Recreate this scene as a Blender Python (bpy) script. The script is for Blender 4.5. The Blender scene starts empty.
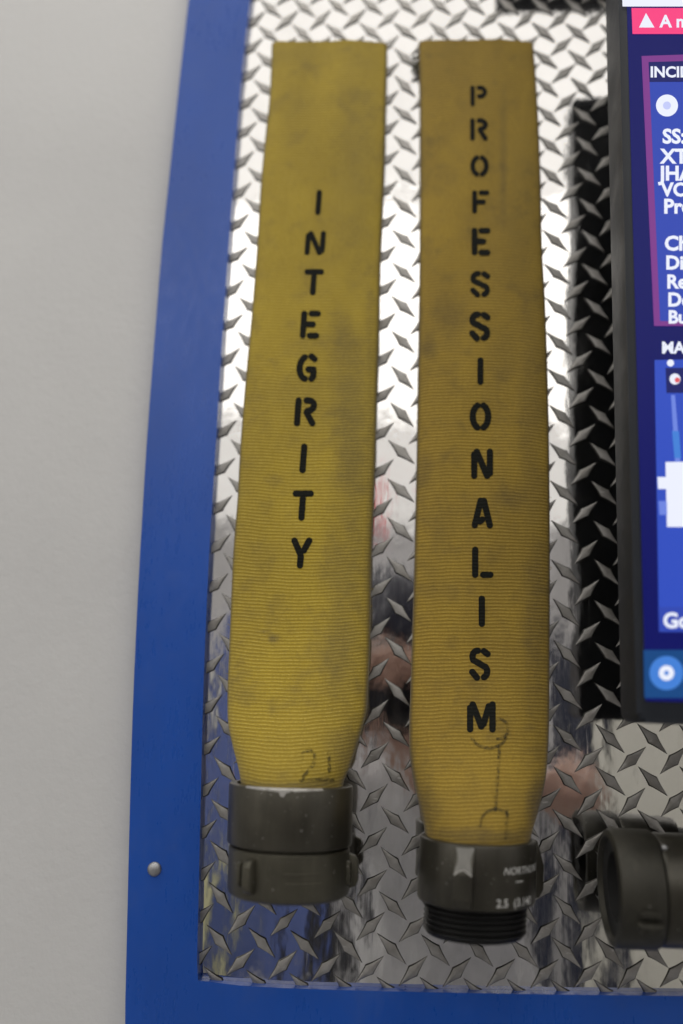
import bpy, bmesh, math, random
from mathutils import Vector, Matrix
random.seed(7)
R = math.radians
scn = bpy.context.scene
col = scn.collection

# ------------------------------------------------------------------ camera
F = 900.0                                   # focal length in pixels of a 683 x 1024 frame
DIST = 0.704                                # camera to plate
CAM = Vector((0.0, -DIST, 1.5))
n_c = Vector((57.0, 193.0, F)).normalized()         # plate normal seen from the camera (x right, y down, z forward)
u_c = Vector((125.0, -(F*F + 57*125.0)/193.0, F)).normalized()
r_c = n_c.cross(u_c).normalized()
u_c = r_c.cross(n_c).normalized()
ax = [Vector((r_c[i], n_c[i], u_c[i])) for i in range(3)]   # camera axes in the world
cd = bpy.data.cameras.new('camera')
cam = bpy.data.objects.new('camera', cd); col.objects.link(cam)
M = Matrix.Identity(4)
for i in range(3):
    M[i][0] = ax[0][i]; M[i][1] = -ax[1][i]; M[i][2] = -ax[2][i]; M[i][3] = CAM[i]
cam.matrix_world = M
cd.sensor_fit = 'VERTICAL'; cd.sensor_height = 36.0; cd.sensor_width = 24.0
cd.lens = F/1024*36.0
cd.clip_start = 0.01; cd.clip_end = 100
cd.dof.use_dof = True; cd.dof.focus_distance = 0.662; cd.dof.aperture_fstop = 1.58
scn.camera = cam

# ------------------------------------------------------------------ world, lamps, exposure
w = bpy.data.worlds.new('World'); scn.world = w; w.use_nodes = True
w.node_tree.nodes['Background'].inputs[0].default_value = (0.9, 0.95, 1.0, 1)
w.node_tree.nodes['Background'].inputs[1].default_value = 0.05
scn.view_settings.view_transform = 'Standard'; scn.view_settings.look = 'None'
scn.view_settings.exposure = 0.0; scn.view_settings.gamma = 1.0
def area(name, loc, sx, sy, power, colr=(1, 0.97, 0.92), rot=(0, 0, 0)):
    l = bpy.data.lights.new(name, 'AREA'); l.shape = 'RECTANGLE'; l.size = sx; l.size_y = sy
    l.energy = power; l.color = colr
    o = bpy.data.objects.new(name, l); o.location = loc; o.rotation_euler = rot; col.objects.link(o)
    return o
CEIL = 2.85
area('ceiling_lamp_or_fill', (-0.2, -0.36, CEIL-0.03), 1.6, 0.30, 6)  # added near-wall fill, brightens the mirrored hands
area('ceiling_lamp_or_fill', (-0.3, -1.05, CEIL-0.03), 3.6, 0.80, 9)
area('ceiling_lamp_or_fill', (-0.3, -1.97, CEIL-0.03), 3.6, 1.00, 22)
area('ceiling_lamp_or_fill', (-0.3, -2.96, CEIL-0.03), 3.6, 0.94, 16)
area('ceiling_lamp_or_fill', (-2.65, -2.0, CEIL-0.03), 0.8, 2.8, 25)  # added side fill, kept outside what the plate mirrors
area('ceiling_lamp_or_fill', (2.75, -2.0, CEIL-0.03), 0.7, 2.8, 18)  # unseen fill added on the right, clear of the plate's reflection
area('ceiling_lamp_or_fill', (-0.3, -4.80, CEIL-0.03), 3.6, 2.60, 20)  # broad dim light added to brighten the far bay

# ------------------------------------------------------------------ helpers
def ray(px, py):
    d = Vector(((px-341.5)/F, (py-512.0)/F, 1.0))
    return Vector((d.dot(r_c), d.dot(n_c), d.dot(u_c)))
def P(px, py, Y=0.0):                        # a measured point of the photograph, on the plane at depth Y
    d = ray(px, py); t = (Y - CAM.y)/d.y
    return CAM + d*t
def project(p):
    v = p - CAM
    c = Vector((v.dot(ax[0]), v.dot(ax[1]), v.dot(ax[2])))
    return (341.5 + F*c.x/c.z, 512 + F*c.y/c.z)
def lerp(a, b, t): return a + (b-a)*t
def smooth(t): t = max(0, min(1, t)); return t*t*(3-2*t)
def table(pts):
    def f(y):
        if y <= pts[0][0]:
            (a, b), (c, d) = pts[0], pts[1]
        elif y >= pts[-1][0]:
            (a, b), (c, d) = pts[-2], pts[-1]
        else:
            for k in range(len(pts)-1):
                if pts[k][0] <= y <= pts[k+1][0]:
                    # monotone-ish cubic (catmull rom)
                    (a, b), (c, d) = pts[k], pts[k+1]
                    s0 = (d - pts[k-1][1])/(c - pts[k-1][0]) if k > 0 else (d-b)/(c-a)
                    s1 = (pts[k+2][1]-b)/(pts[k+2][0]-a) if k+2 < len(pts) else (d-b)/(c-a)
                    h = c-a; t = (y-a)/h
                    return ((2*t**3-3*t*t+1)*b + (t**3-2*t*t+t)*h*s0 + (-2*t**3+3*t*t)*d + (t**3-t*t)*h*s1)
        return b + (d-b)*(y-a)/(c-a)
    return f
def link(name, me, mat=None, parent=None):
    o = bpy.data.objects.new(name, me); col.objects.link(o)
    if mat is not None and len(me.materials) == 0: me.materials.append(mat)
    if parent: o.parent = parent
    return o
def from_bm(name, bm, mat, parent=None, smooth_angle=None):
    me = bpy.data.meshes.new(name)
    bmesh.ops.recalc_face_normals(bm, faces=bm.faces)
    bm.to_mesh(me); bm.free()
    if smooth_angle is not None:
        me.shade_smooth()
        try: me.set_sharp_from_angle(angle=R(smooth_angle))
        except Exception: pass
    return link(name, me, mat, parent)
def from_py(name, v, f, mat, parent=None, sm=False, uv=None):
    me = bpy.data.meshes.new(name); me.from_pydata([tuple(x) for x in v], [], f); me.update()
    if sm: me.shade_smooth()
    if uv:
        for lname, co in uv.items():
            l = me.uv_layers.new(name=lname)
            for lp in me.loops: l.data[lp.index].uv = co[lp.vertex_index]
    return link(name, me, mat, parent)
def tag(o, label=None, cat=None, group=None, kind=None):
    if label: o['label'] = label
    if cat: o['category'] = cat
    if group: o['group'] = group
    if kind: o['kind'] = kind
    return o
def empty(name, loc=(0, 0, 0)):
    o = bpy.data.objects.new(name, None); o.location = loc; o.empty_display_size = 0.02; col.objects.link(o)
    return o
def box(bm, a, b, bevel=0.0, seg=2):
    r = bmesh.ops.create_cube(bm, size=1.0)
    vs = r['verts']
    for v in vs:
        v.co = Vector((lerp(a[i], b[i], v.co[i]+0.5) for i in range(3)))
    if bevel:
        es = list({e for v in vs for e in v.link_edges})
        bmesh.ops.bevel(bm, geom=es, offset=bevel, segments=seg, affect='EDGES', profile=0.5)
def prism(bm, front, dy, bevel=0.0):                 # front: points at their depth, extruded dy towards the wall
    n = len(front)
    a = [bm.verts.new(p) for p in front]; b = [bm.verts.new(p + Vector((0, dy, 0))) for p in front]
    fs = [bm.faces.new(a), bm.faces.new(b[::-1])]
    for i in range(n): fs.append(bm.faces.new((a[i], b[i], b[(i+1) % n], a[(i+1) % n])))
    if bevel:
        es = [e for e in fs[0].edges]
        bmesh.ops.bevel(bm, geom=es, offset=bevel, segments=2, affect='EDGES', profile=0.5)
def lathe(bm, prof, place, seg=96, closed=False):    # prof: (radius, height); place(x, y, h) -> Vector
    rings = []
    for r, h in prof:
        rings.append([bm.verts.new(place(r*math.sin(2*math.pi*k/seg), r*math.cos(2*math.pi*k/seg), h)) for k in range(seg)])
    m = len(rings)
    for i in range(m if closed else m-1):
        A, B = rings[i], rings[(i+1) % m]
        for k in range(seg):
            bm.faces.new((A[k], A[(k+1) % seg], B[(k+1) % seg], B[k]))
    return rings

# ------------------------------------------------------------------ materials
def mat(name):
    m = bpy.data.materials.new(name); m.use_nodes = True
    return m, m.node_tree, m.node_tree.nodes['Principled BSDF']
def N(t, typ, **kw):
    n = t.nodes.new(typ)
    for k, v in kw.items():
        if k == 'inp':
            for i, x in v.items(): n.inputs[i].default_value = x
        else: setattr(n, k, v)
    return n
def math_(t, op, a, b=None, c=None, clamp=False):
    n = t.nodes.new('ShaderNodeMath'); n.operation = op; n.use_clamp = clamp
    for i, x in enumerate((a, b, c)):
        if x is None: continue
        if isinstance(x, (int, float)): n.inputs[i].default_value = x
        else: t.links.new(x, n.inputs[i])
    return n.outputs[0]
def mix(t, fac, a, b):
    n = t.nodes.new('ShaderNodeMix'); n.data_type = 'RGBA'
    for sock, x in ((n.inputs['Factor'], fac), (n.inputs[6], a), (n.inputs[7], b)):
        if isinstance(x, (int, float)): sock.default_value = x
        elif isinstance(x, tuple): sock.default_value = (*x[:3], 1)
        else: t.links.new(x, sock)
    return n.outputs[2]
def ramp(t, x, p0, p1, v0=0.0, v1=1.0):
    n = t.nodes.new('ShaderNodeMapRange'); n.interpolation_type = 'SMOOTHSTEP'
    n.inputs[1].default_value = p0; n.inputs[2].default_value = p1
    n.inputs[3].default_value = v0; n.inputs[4].default_value = v1
    t.links.new(x, n.inputs[0]); return n.outputs[0]
def noise(t, vec, scale, detail=3.0, rough=0.55, stretch=None):
    if stretch:
        mp = t.nodes.new('ShaderNodeMapping'); mp.inputs['Scale'].default_value = stretch
        t.links.new(vec, mp.inputs[0]); vec = mp.outputs[0]
    n = t.nodes.new('ShaderNodeTexNoise'); n.inputs['Scale'].default_value = scale
    n.inputs['Detail'].default_value = detail; n.inputs['Roughness'].default_value = rough
    t.links.new(vec, n.inputs['Vector']); return n.outputs[0]
def objco(t): return t.nodes.new('ShaderNodeTexCoord').outputs['Object']
def bump(t, b, h, strength, dist):
    n = t.nodes.new('ShaderNodeBump'); n.inputs['Strength'].default_value = strength; n.inputs['Distance'].default_value = dist
    t.links.new(h, n.inputs['Height']); t.links.new(n.outputs[0], b.inputs['Normal'])

def plain(name, c, rough=0.5, metal=0.0, var=0.12, scale=40, bmp=0.0):
    m, t, b = mat(name)
    v = objco(t); nz = noise(t, v, scale, 4)
    k = ramp(t, nz, 0.25, 0.75)
    lo = tuple(x*(1-var) for x in c); hi = tuple(min(1, x*(1+var)) for x in c)
    t.links.new(mix(t, k, lo, hi), b.inputs['Base Color'])
    b.inputs['Roughness'].default_value = rough; b.inputs['Metallic'].default_value = metal
    t.links.new(ramp(t, nz, 0.2, 0.8, rough*0.85, min(1, rough*1.2)), b.inputs['Roughness'])
    if bmp: bump(t, b, noise(t, v, scale*12, 3), 0.4, bmp)
    return m

def wall_mat():
    m, t, b = mat('wall_paint'); v = objco(t)
    a = noise(t, v, 3.5, 5); sc = noise(t, v, 30, 5, 0.7, (1, 1, 0.3))
    c = mix(t, ramp(t, a, 0.3, 0.7), (0.50, 0.50, 0.50), (0.545, 0.545, 0.543))
    c = mix(t, ramp(t, sc, 0.62, 0.8, 0.0, 0.16), c, (0.30, 0.29, 0.28))
    t.links.new(c, b.inputs['Base Color'])
    b.inputs['Roughness'].default_value = 0.5
    bump(t, b, noise(t, v, 150, 3), 0.35, 0.0012)
    return m
def blue_mat():
    m, t, b = mat('blue_paint'); v = objco(t)
    a = noise(t, v, 6, 4, 0.5, (2.5, 1, 1)); f = noise(t, v, 120, 4, 0.6, (2, 1, 0.5)); sm = noise(t, v, 14, 5, 0.7); ch = noise(t, v, 75, 5, 0.75)
    c = mix(t, ramp(t, a, 0.3, 0.75), (0.002, 0.056, 0.32), (0.003, 0.066, 0.37))
    c = mix(t, ramp(t, sm, 0.55, 0.8, 0.0, 0.12), c, (0.10, 0.13, 0.20))
    c = mix(t, ramp(t, ch, 0.76, 0.79, 0.0, 0.6), c, (0.02, 0.03, 0.06))
    t.links.new(c, b.inputs['Base Color'])
    t.links.new(math_(t, 'ADD', ramp(t, f, 0.25, 0.75, 0.22, 0.36), ramp(t, sm, 0.4, 0.75, 0.0, 0.12)), b.inputs['Roughness'])
    bump(t, b, math_(t, 'ADD', f, math_(t, 'MULTIPLY', sm, 0.6)), 0.15, 0.0004)
    return m
def plate_mat():
    m, t, b = mat('polished_aluminium'); v = objco(t)
    b.inputs['Metallic'].default_value = 1.0
    st = noise(t, v, 60, 4, 0.6, (6, 1, 0.35)); wob = noise(t, v, 19, 1.5, 0.45, (1.5, 1, 0.7))
    sc = noise(t, v, 9, 5, 0.6)
    c = mix(t, ramp(t, sc, 0.35, 0.75), (0.80, 0.79, 0.78), (0.72, 0.71, 0.70))
    smu = noise(t, v, 16, 5, 0.7); scr = noise(t, v, 260, 3, 0.75, (1, 1, 0.05))
    c = mix(t, ramp(t, smu, 0.55, 0.8, 0.0, 0.35), c, (0.60, 0.58, 0.55))
    t.links.new(c, b.inputs['Base Color'])
    ro = math_(t, 'ADD', ramp(t, st, 0.25, 0.8, 0.035, 0.085), math_(t, 'ADD', ramp(t, smu, 0.5, 0.8, 0.0, 0.10), ramp(t, scr, 0.62, 0.75, 0.0, 0.12)))
    t.links.new(ro, b.inputs['Roughness'])
    wb2 = noise(t, v, 62, 2, 0.5, (1.2, 1, 0.8))
    h = math_(t, 'ADD', math_(t, 'ADD', wob, math_(t, 'MULTIPLY', wb2, 0.14)), math_(t, 'MULTIPLY', st, 0.012))
    bump(t, b, h, 0.3, 0.0030)
    return m
def tread_mat():
    m, t, b = mat('scuffed_aluminium'); v = N(t, 'ShaderNodeNewGeometry').outputs['Position']
    b.inputs['Metallic'].default_value = 1.0
    a = noise(t, v, 90, 4); f = noise(t, v, 900, 3, 0.6, (1, 1, 0.4))
    pos = v; d = noise(t, pos, 22, 4, 0.65); scr = noise(t, pos, 420, 3, 0.7, (0.25, 1, 1))
    c = mix(t, ramp(t, a, 0.3, 0.7), (0.28, 0.27, 0.255), (0.41, 0.40, 0.385))
    c = mix(t, ramp(t, d, 0.5, 0.75, 0.0, 0.45), c, (0.22, 0.20, 0.17))
    c = mix(t, ramp(t, scr, 0.62, 0.75, 0.0, 0.5), c, (0.72, 0.71, 0.69))
    t.links.new(c, b.inputs['Base Color'])
    t.links.new(ramp(t, a, 0.25, 0.75, 0.5, 0.65), b.inputs['Roughness'])
    bump(t, b, f, 0.4, 0.0006)
    return m
def jacket_mat(name, stains, c_lo, c_hi, c_line, grime_shade):
    m, t, b = mat(name)
    uv = N(t, 'ShaderNodeUVMap', uv_map='weave').outputs[0]
    cl = N(t, 'ShaderNodeUVMap', uv_map='cloth').outputs[0]
    v = objco(t)
    sep = N(t, 'ShaderNodeSeparateXYZ'); t.links.new(uv, sep.inputs[0])
    fr = math_(t, 'FRACT', sep.outputs[1])
    tri = math_(t, 'ABSOLUTE', math_(t, 'SUBTRACT', fr, 0.5))        # 0 at a rib crest, .5 in the gap
    line = ramp(t, tri, 0.02, 0.14, 1.0, 0.0)
    gap = ramp(t, tri, 0.30, 0.5, 0.0, 1.0)
    big = noise(t, v, 9, 5, 0.65, (1, 1, 0.7)); mid = noise(t, v, 45, 4, 0.6); fine = noise(t, v, 700, 3, 0.6, (1, 1, 3))
    warp = noise(t, v, 420, 3, 0.6, (2.2, 1, 0.3))
    c = mix(t, ramp(t, big, 0.3, 0.7), c_lo, c_hi)
    c = mix(t, math_(t, 'MULTIPLY', line, ramp(t, warp, 0.25, 0.7, 0.12, 0.62)), c, c_line)
    c = mix(t, math_(t, 'MULTIPLY', gap, 0.45), c, (c_lo[0]*0.42, c_lo[1]*0.38, c_lo[2]*0.35))
    c = mix(t, math_(t, 'MULTIPLY', ramp(t, mid, 0.48, 0.78), 0.42), c, grime_shade)
    c = mix(t, ramp(t, noise(t, v, 15, 4, 0.65), 0.48, 0.75, 0.0, 0.27), c, grime_shade)
    c = mix(t, ramp(t, fine, 0.42, 0.75, 0.0, 0.5), c, (c_lo[0]*0.5, c_lo[1]*0.48, c_lo[2]*0.6))
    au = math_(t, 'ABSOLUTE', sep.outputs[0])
    c = mix(t, ramp(t, au, 0.93, 1.0, 0.0, 0.6), c, (grime_shade[0]*0.5, grime_shade[1]*0.5, grime_shade[2]*0.5))  # shade of the hose sides painted dark along both fold edges
    acc = None
    ed = noise(t, v, 28, 4, 0.65)
    for (cx, cy, rx, ry, k) in stains:
        a = N(t, 'ShaderNodeVectorMath', operation='SUBTRACT'); t.links.new(cl, a.inputs[0]); a.inputs[1].default_value = (cx/100, cy/100, 0)
        d = N(t, 'ShaderNodeVectorMath', operation='DIVIDE'); t.links.new(a.outputs[0], d.inputs[0]); d.inputs[1].default_value = (rx/100, ry/100, 1)
        l = N(t, 'ShaderNodeVectorMath', operation='LENGTH'); t.links.new(d.outputs[0], l.inputs[0])
        x = math_(t, 'ADD', l.outputs['Value'], math_(t, 'MULTIPLY', math_(t, 'SUBTRACT', ed, 0.5), 1.6))
        s = math_(t, 'MULTIPLY', ramp(t, x, 0.1, 1.1, 1.0, 0.0), k)
        acc = s if acc is None else math_(t, 'MAXIMUM', acc, s)
    acc = math_(t, 'MULTIPLY', acc, math_(t, 'ADD', math_(t, 'MULTIPLY', gap, 0.35), ramp(t, fine, 0.25, 0.7, 0.55, 0.95)), None, True)
    c = mix(t, acc, c, grime_shade)
    t.links.new(c, b.inputs['Base Color'])
    b.inputs['Roughness'].default_value = 0.82
    b.inputs['Sheen Weight'].default_value = 0.15
    h = math_(t, 'ADD', math_(t, 'MULTIPLY', warp, 0.6), math_(t, 'MULTIPLY', fine, 0.5))
    bump(t, b, h, 0.5, 0.0006)
    return m
def ink_mat():
    m, t, b = mat('stencil_ink'); v = N(t, 'ShaderNodeNewGeometry').outputs['Position']
    f = noise(t, v, 900, 3, 0.6, (1, 1, 2)); a = noise(t, v, 160, 4)
    k = math_(t, 'MULTIPLY', ramp(t, f, 0.55, 0.85), ramp(t, a, 0.45, 0.8))
    t.links.new(mix(t, k, (0.006, 0.007, 0.005), (0.07, 0.055, 0.015)), b.inputs['Base Color'])
    b.inputs['Specular IOR Level'].default_value = 0.15
    b.inputs['Roughness'].default_value = 0.75
    return m
def pen_mat():
    m, t, b = mat('faded_pen'); v = N(t, 'ShaderNodeNewGeometry').outputs['Position']
    a = noise(t, v, 260, 4, 0.7)
    b.inputs['Base Color'].default_value = (0.035, 0.03, 0.012, 1); b.inputs['Roughness'].default_value = 0.85
    t.links.new(ramp(t, a, 0.36, 0.64, 0.02, 0.58), b.inputs['Alpha'])
    return m
def anodised(name, c, rough, spec_chip=(0.36, 0.35, 0.33), chips=0.69):
    m, t, b = mat(name); v = N(t, 'ShaderNodeNewGeometry').outputs['Position']
    b.inputs['Metallic'].default_value = 0.55
    a = noise(t, v, 22, 5, 0.6); s = noise(t, v, 300, 4, 0.6, (1, 1, 0.08)); ch = noise(t, v, 330, 4, 0.7)
    base = mix(t, ramp(t, a, 0.3, 0.7), tuple(x*0.8 for x in c), tuple(x*1.25 for x in c))
    base = mix(t, ramp(t, s, 0.4, 0.75, 0, 0.25), base, tuple(x*1.9 for x in c))
    chip = ramp(t, ch, chips, chips+0.05)
    t.links.new(mix(t, chip, base, spec_chip), b.inputs['Base Color'])
    t.links.new(ramp(t, a, 0.2, 0.8, rough*0.85, rough*1.2), b.inputs['Roughness'])
    bump(t, b, s, 0.12, 0.0005)
    return m
def glow(name, c, k=1.0):
    m, t, b = mat(name)
    b.inputs['Base Color'].default_value = (0.01, 0.01, 0.012, 1); b.inputs['Roughness'].default_value = 0.3
    b.inputs['Specular IOR Level'].default_value = 0.12; b.inputs['Base Color'].default_value = (0.003, 0.003, 0.004, 1)
    b.inputs['Emission Color'].default_value = (*c, 1); b.inputs['Emission Strength'].default_value = k
    return m

WALL = wall_mat(); BLUE = blue_mat(); PLATE = plate_mat(); TREAD = tread_mat(); INK = ink_mat(); PEN = pen_mat()
ANOD = anodised('grey_anodised', (0.050, 0.046, 0.035), 0.36, chips=0.66)
ANOD2 = anodised('olive_anodised', (0.060, 0.056, 0.041), 0.44, chips=0.655)
ANOD3 = anodised('dark_anodised', (0.038, 0.035, 0.027), 0.36, chips=0.67)
ANOD4 = anodised('dull_anodised', (0.034, 0.032, 0.025), 0.55)
WORN = anodised('worn_edge', (0.40, 0.39, 0.37), 0.4)
WORN2 = anodised('rubbed_edge', (0.13, 0.127, 0.118), 0.5)
BEVEL_SHADE = plain('shaded_aluminium', (0.045, 0.043, 0.04), 0.42, 1.0, 0.3, 200)  # dark mirrored outlines of the treads, painted onto their bevels
BLACKR = plain('thread_black', (0.016, 0.016, 0.016), 0.38, 0.5)
DARKIN = plain('gasket_shade', (0.008, 0.008, 0.008), 0.8)
PLASTIC = plain('black_plastic', (0.012, 0.015, 0.021), 0.46, 0, 0.1, 30, 0.0004)
PLASTIC.node_tree.nodes['Principled BSDF'].inputs['Specular IOR Level'].default_value = 0.3
STEEL = plain('dull_zinc', (0.34, 0.34, 0.35), 0.5, 1.0)
PRINT = plain('laser_print', (0.55, 0.55, 0.53), 0.6)
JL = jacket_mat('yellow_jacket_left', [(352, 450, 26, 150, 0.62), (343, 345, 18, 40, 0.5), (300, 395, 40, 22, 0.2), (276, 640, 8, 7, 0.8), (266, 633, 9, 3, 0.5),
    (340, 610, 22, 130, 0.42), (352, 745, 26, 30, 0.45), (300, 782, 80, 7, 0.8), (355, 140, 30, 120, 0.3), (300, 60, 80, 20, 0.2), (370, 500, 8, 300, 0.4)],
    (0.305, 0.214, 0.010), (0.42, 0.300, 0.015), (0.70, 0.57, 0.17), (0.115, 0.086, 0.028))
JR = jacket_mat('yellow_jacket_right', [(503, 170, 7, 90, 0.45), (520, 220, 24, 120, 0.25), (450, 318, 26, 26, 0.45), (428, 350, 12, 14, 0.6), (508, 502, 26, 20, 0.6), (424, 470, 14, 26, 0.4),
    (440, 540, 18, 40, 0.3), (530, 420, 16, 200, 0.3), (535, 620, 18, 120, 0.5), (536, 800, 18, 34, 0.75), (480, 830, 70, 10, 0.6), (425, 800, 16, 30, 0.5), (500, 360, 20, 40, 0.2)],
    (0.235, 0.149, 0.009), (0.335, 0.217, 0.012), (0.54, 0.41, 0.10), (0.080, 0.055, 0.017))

# ------------------------------------------------------------------ the setting
bm = bmesh.new(); box(bm, (-3.2, 0.004, 0.0), (3.2, 0.12, CEIL)); tag(from_bm('wall', bm, WALL), kind='structure')
FLOOR = plain('bay_floor_paint', (0.36, 0.36, 0.37), 0.45, 0, 0.2, 2)
bm = bmesh.new(); box(bm, (-3.2, -6.2, -0.1), (3.2, 0.12, 0.0)); tag(from_bm('floor', bm, FLOOR), kind='structure')
CEILM = plain('ceiling_paint', (0.78, 0.77, 0.75), 0.8, 0, 0.04, 2)
bm = bmesh.new(); box(bm, (-3.2, -6.2, CEIL), (3.2, 0.12, CEIL+0.1)); tag(from_bm('ceiling', bm, CEILM), kind='structure')
BACK = plain('bay_wall_paint', (0.70, 0.69, 0.70), 0.7, 0, 0.06, 2)
bm = bmesh.new(); box(bm, (-3.2, -6.3, 0), (3.2, -6.2, CEIL)); tag(from_bm('back_wall', bm, BACK), kind='structure')
bm = bmesh.new(); box(bm, (-3.3, -6.2, 0), (-3.2, 0.12, CEIL)); tag(from_bm('side_wall', bm, CEILM), kind='structure')
bm = bmesh.new(); box(bm, (3.2, -6.2, 0), (3.3, 0.12, CEIL)); tag(from_bm('side_wall', bm, BACK), kind='structure')

# ------------------------------------------------------------------ tread plate
plate = None
bm = bmesh.new()
x0 = P(200, 512).x - 0.03; x1 = P(683, 512).x + 0.42
z0 = P(341, 1000).z - 0.04; z1 = CAM.z + 0.83
box(bm, (x0, 0.0, z0), (x1, 0.0035, z1))
plate = tag(from_bm('tread_plate', bm, PLATE), 'polished aluminium diamond tread plate behind the hoses, framed in blue', 'metal plate')

def tread_mesh(sgn):
    # a raised lozenge with drawn out tips, 25 mm long, bevelled sides
    bm = bmesh.new()
    out = []; n = 6
    L, W = 0.0146, 0.0044
    def outline(sc, grow):
        pts = []
        for q in range(4):
            for k in range(n):
                t = k/n
                if q in (0, 2): a, b_ = 1-t, t
                else: a, b_ = -t, 1-t
                # concave-ish lozenge edge
                x = (a if q in (0, 1) else -a); y = (b_ if q in (0, 1) else -b_)
                e = 1.0 - 0.13*math.sin(math.pi*t)*(1 if q in (0, 2) else 1)
                pts.append((x*(L*sc+grow), y*e*(W*sc+grow)))
        return pts
    levels = [(1.0, 0.0004, 0.0008), (1.0, 0.0001, -0.0002), (0.95, -0.0005, -0.0014), (0.84, -0.0008, -0.00158)]
    ang = R(44)*sgn
    rings = []
    for sc, gr, y in levels:
        ring = []
        for (px_, pz_) in outline(sc, gr):
            ring.append(bm.verts.new((px_*math.cos(ang)-pz_*math.sin(ang), y, px_*math.sin(ang)+pz_*math.cos(ang))))
        rings.append(ring)
    for a, b_ in zip(rings, rings[1:]):
        m_ = len(a)
        for k in range(m_): bm.faces.new((a[k], a[(k+1) % m_], b_[(k+1) % m_], b_[k]))
    c = bm.verts.new((0, -0.00166, 0)); top = rings[-1]
    for k in range(len(top)): bm.faces.new((top[k], top[(k+1) % len(top)], c))
    bmesh.ops.recalc_face_normals(bm, faces=bm.faces)
    if sum(f.normal.y for f in bm.faces if len(f.verts) == 3) > 0: bmesh.ops.reverse_faces(bm, faces=bm.faces)
    me = bpy.data.meshes.new('raised_tread'); bm.to_mesh(me); bm.free()
    me.materials.append(TREAD); me.materials.append(BEVEL_SHADE)
    me.shade_smooth()
    try: me.set_sharp_from_angle(angle=R(38))
    except Exception: pass
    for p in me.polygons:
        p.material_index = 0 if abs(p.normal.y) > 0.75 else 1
    return me
T_A, T_B = tread_mesh(-1), tread_mesh(1)
def bow(p):                                           # the sheet's slightly uneven pitch
    px, py = project(p); dx, dy = px-341.5, py-512; r2 = (dx*dx+dy*dy)/512**2
    k = 1-0.045*min(r2, 1.5)
    return P(341.5+dx*k, 512+dy*k, 0.0)
def inv_bow(px, py):
    dx, dy = px-341.5, py-512; x, y = dx, dy
    for _ in range(8):
        r2 = (x*x+y*y)/512**2; k = 1-0.045*min(r2, 1.5); x, y = dx/k, dy/k
    return P(341.5+x, 512+y, 0.0)
org = inv_bow(404, 239.3)
PITCH_X = (inv_bow(566, 572).x-inv_bow(400, 572).x)/4.0
zb = inv_bow(400, 529.5); PITCH_Z = (org.z - zb.z)/8.0
print('pitch', PITCH_X, PITCH_Z)
spots = []
for i in range(-8, 28):
    for j in range(-40, 30):
        for half in (0, 1):
            q = Vector((org.x + (i+0.5*half)*PITCH_X, 0, org.z - (j+0.5*half)*PITCH_Z))
            q = bow(q)
            if not (x0+0.012 < q.x < x1-0.012 and z0+0.012 < q.z < z1-0.012): continue
            spots.append((q, half, project(q)))
def hidden(px, py):
    if py < -8 or py > 992 or px > 691: return True
    if px < 246-0.062*py+ (0.00002*py*py) and py < 990: return True
    if 46 < py < 780 and 268-0.055*py+8 < px < 388-0.03*py-8: return True
    if 46 < py < 830 and 426 < px < 534: return True
    if 790 < py < 900 and 236 < px < 345: return True
    if 840 < py < 935 and 425 < px < 522: return True
    if py < 712 and px > 616+0.02*py: return True
    if 835 < py < 940 and px > 604: return True
    return False
vis = [s for s in spots if not hidden(*s[2])]
vis.sort(key=lambda s: -s[2][1])
near = vis[:300]; ids = {id(s) for s in near}
far = [s for s in spots if id(s) not in ids]
print('treads', len(spots), len(vis))
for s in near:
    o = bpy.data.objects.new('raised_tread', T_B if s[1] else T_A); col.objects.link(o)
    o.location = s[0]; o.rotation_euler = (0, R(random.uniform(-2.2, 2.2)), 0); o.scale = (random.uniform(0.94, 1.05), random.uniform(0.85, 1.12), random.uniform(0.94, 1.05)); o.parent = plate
bm = bmesh.new()
for s in far:
    src = T_B if s[1] else T_A
    n0 = len(bm.verts); nf0 = len(bm.faces)
    bm.from_mesh(src); bm.verts.ensure_lookup_table()
    for v in bm.verts[n0:]: v.co += s[0]
me = bpy.data.meshes.new('raised_treads'); bm.to_mesh(me); bm.free(); me.materials.append(TREAD); me.materials.append(BEVEL_SHADE)
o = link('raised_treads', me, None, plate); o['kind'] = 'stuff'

# ------------------------------------------------------------------ blue frame
FT = 0.009
fl = table([(0, 188.5), (87, 178.7), (150, 172), (225, 164), (256, 161), (320, 156), (384, 151), (448, 146.3), (512, 142.5), (576, 138.8), (640, 135.7), (704, 133), (768, 131), (832, 129.3), (896, 127.8), (960, 126.3), (1024, 125)])
fr = table([(0, 250), (64, 242.5), (128, 237.3), (192, 232.5), (256, 228), (320, 223.5), (384, 219.4), (448, 215.6), (512, 211.6), (576, 208), (640, 205.2), (704, 203), (768, 201.4), (832, 200), (896, 198.6), (960, 197), (984, 196.3)])
frame = tag(empty('display_frame', P(160, 1030, 0)), 'blue painted board frame around the diamond plate, with one silver screw', 'frame')
def child_from_bm(name, bm, m, parent, sm=None):
    o = from_bm(name, bm, m, None, sm); o.parent = parent; o.matrix_parent_inverse = Matrix.Translation(-parent.location); return o
ys = [-640, -420, -300, -200, -100] + list(range(-40, 985, 40)) + [982]
ftop = table([(196, 982), (240, 985.5), (280, 988), (390, 991.3), (500, 993.6), (590, 995), (683, 996), (760, 996.5)])
bot_xs = [196.3, 240, 280, 330, 390, 450, 520, 590, 683, 800, 980]
bm = bmesh.new()
pts = [P(fl(y), y, -FT) for y in ys] + [P(125.3, 1000, -FT), P(124, 1090, -FT), P(980, 1090, -FT)] + [P(x, ftop(x), -FT) for x in bot_xs[::-1]] + [P(fr(y), y, -FT) for y in ys[:-1][::-1]]
prism(bm, pts, FT-0.0002, 0.0012)
child_from_bm('border_board', bm, BLUE, frame)
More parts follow.
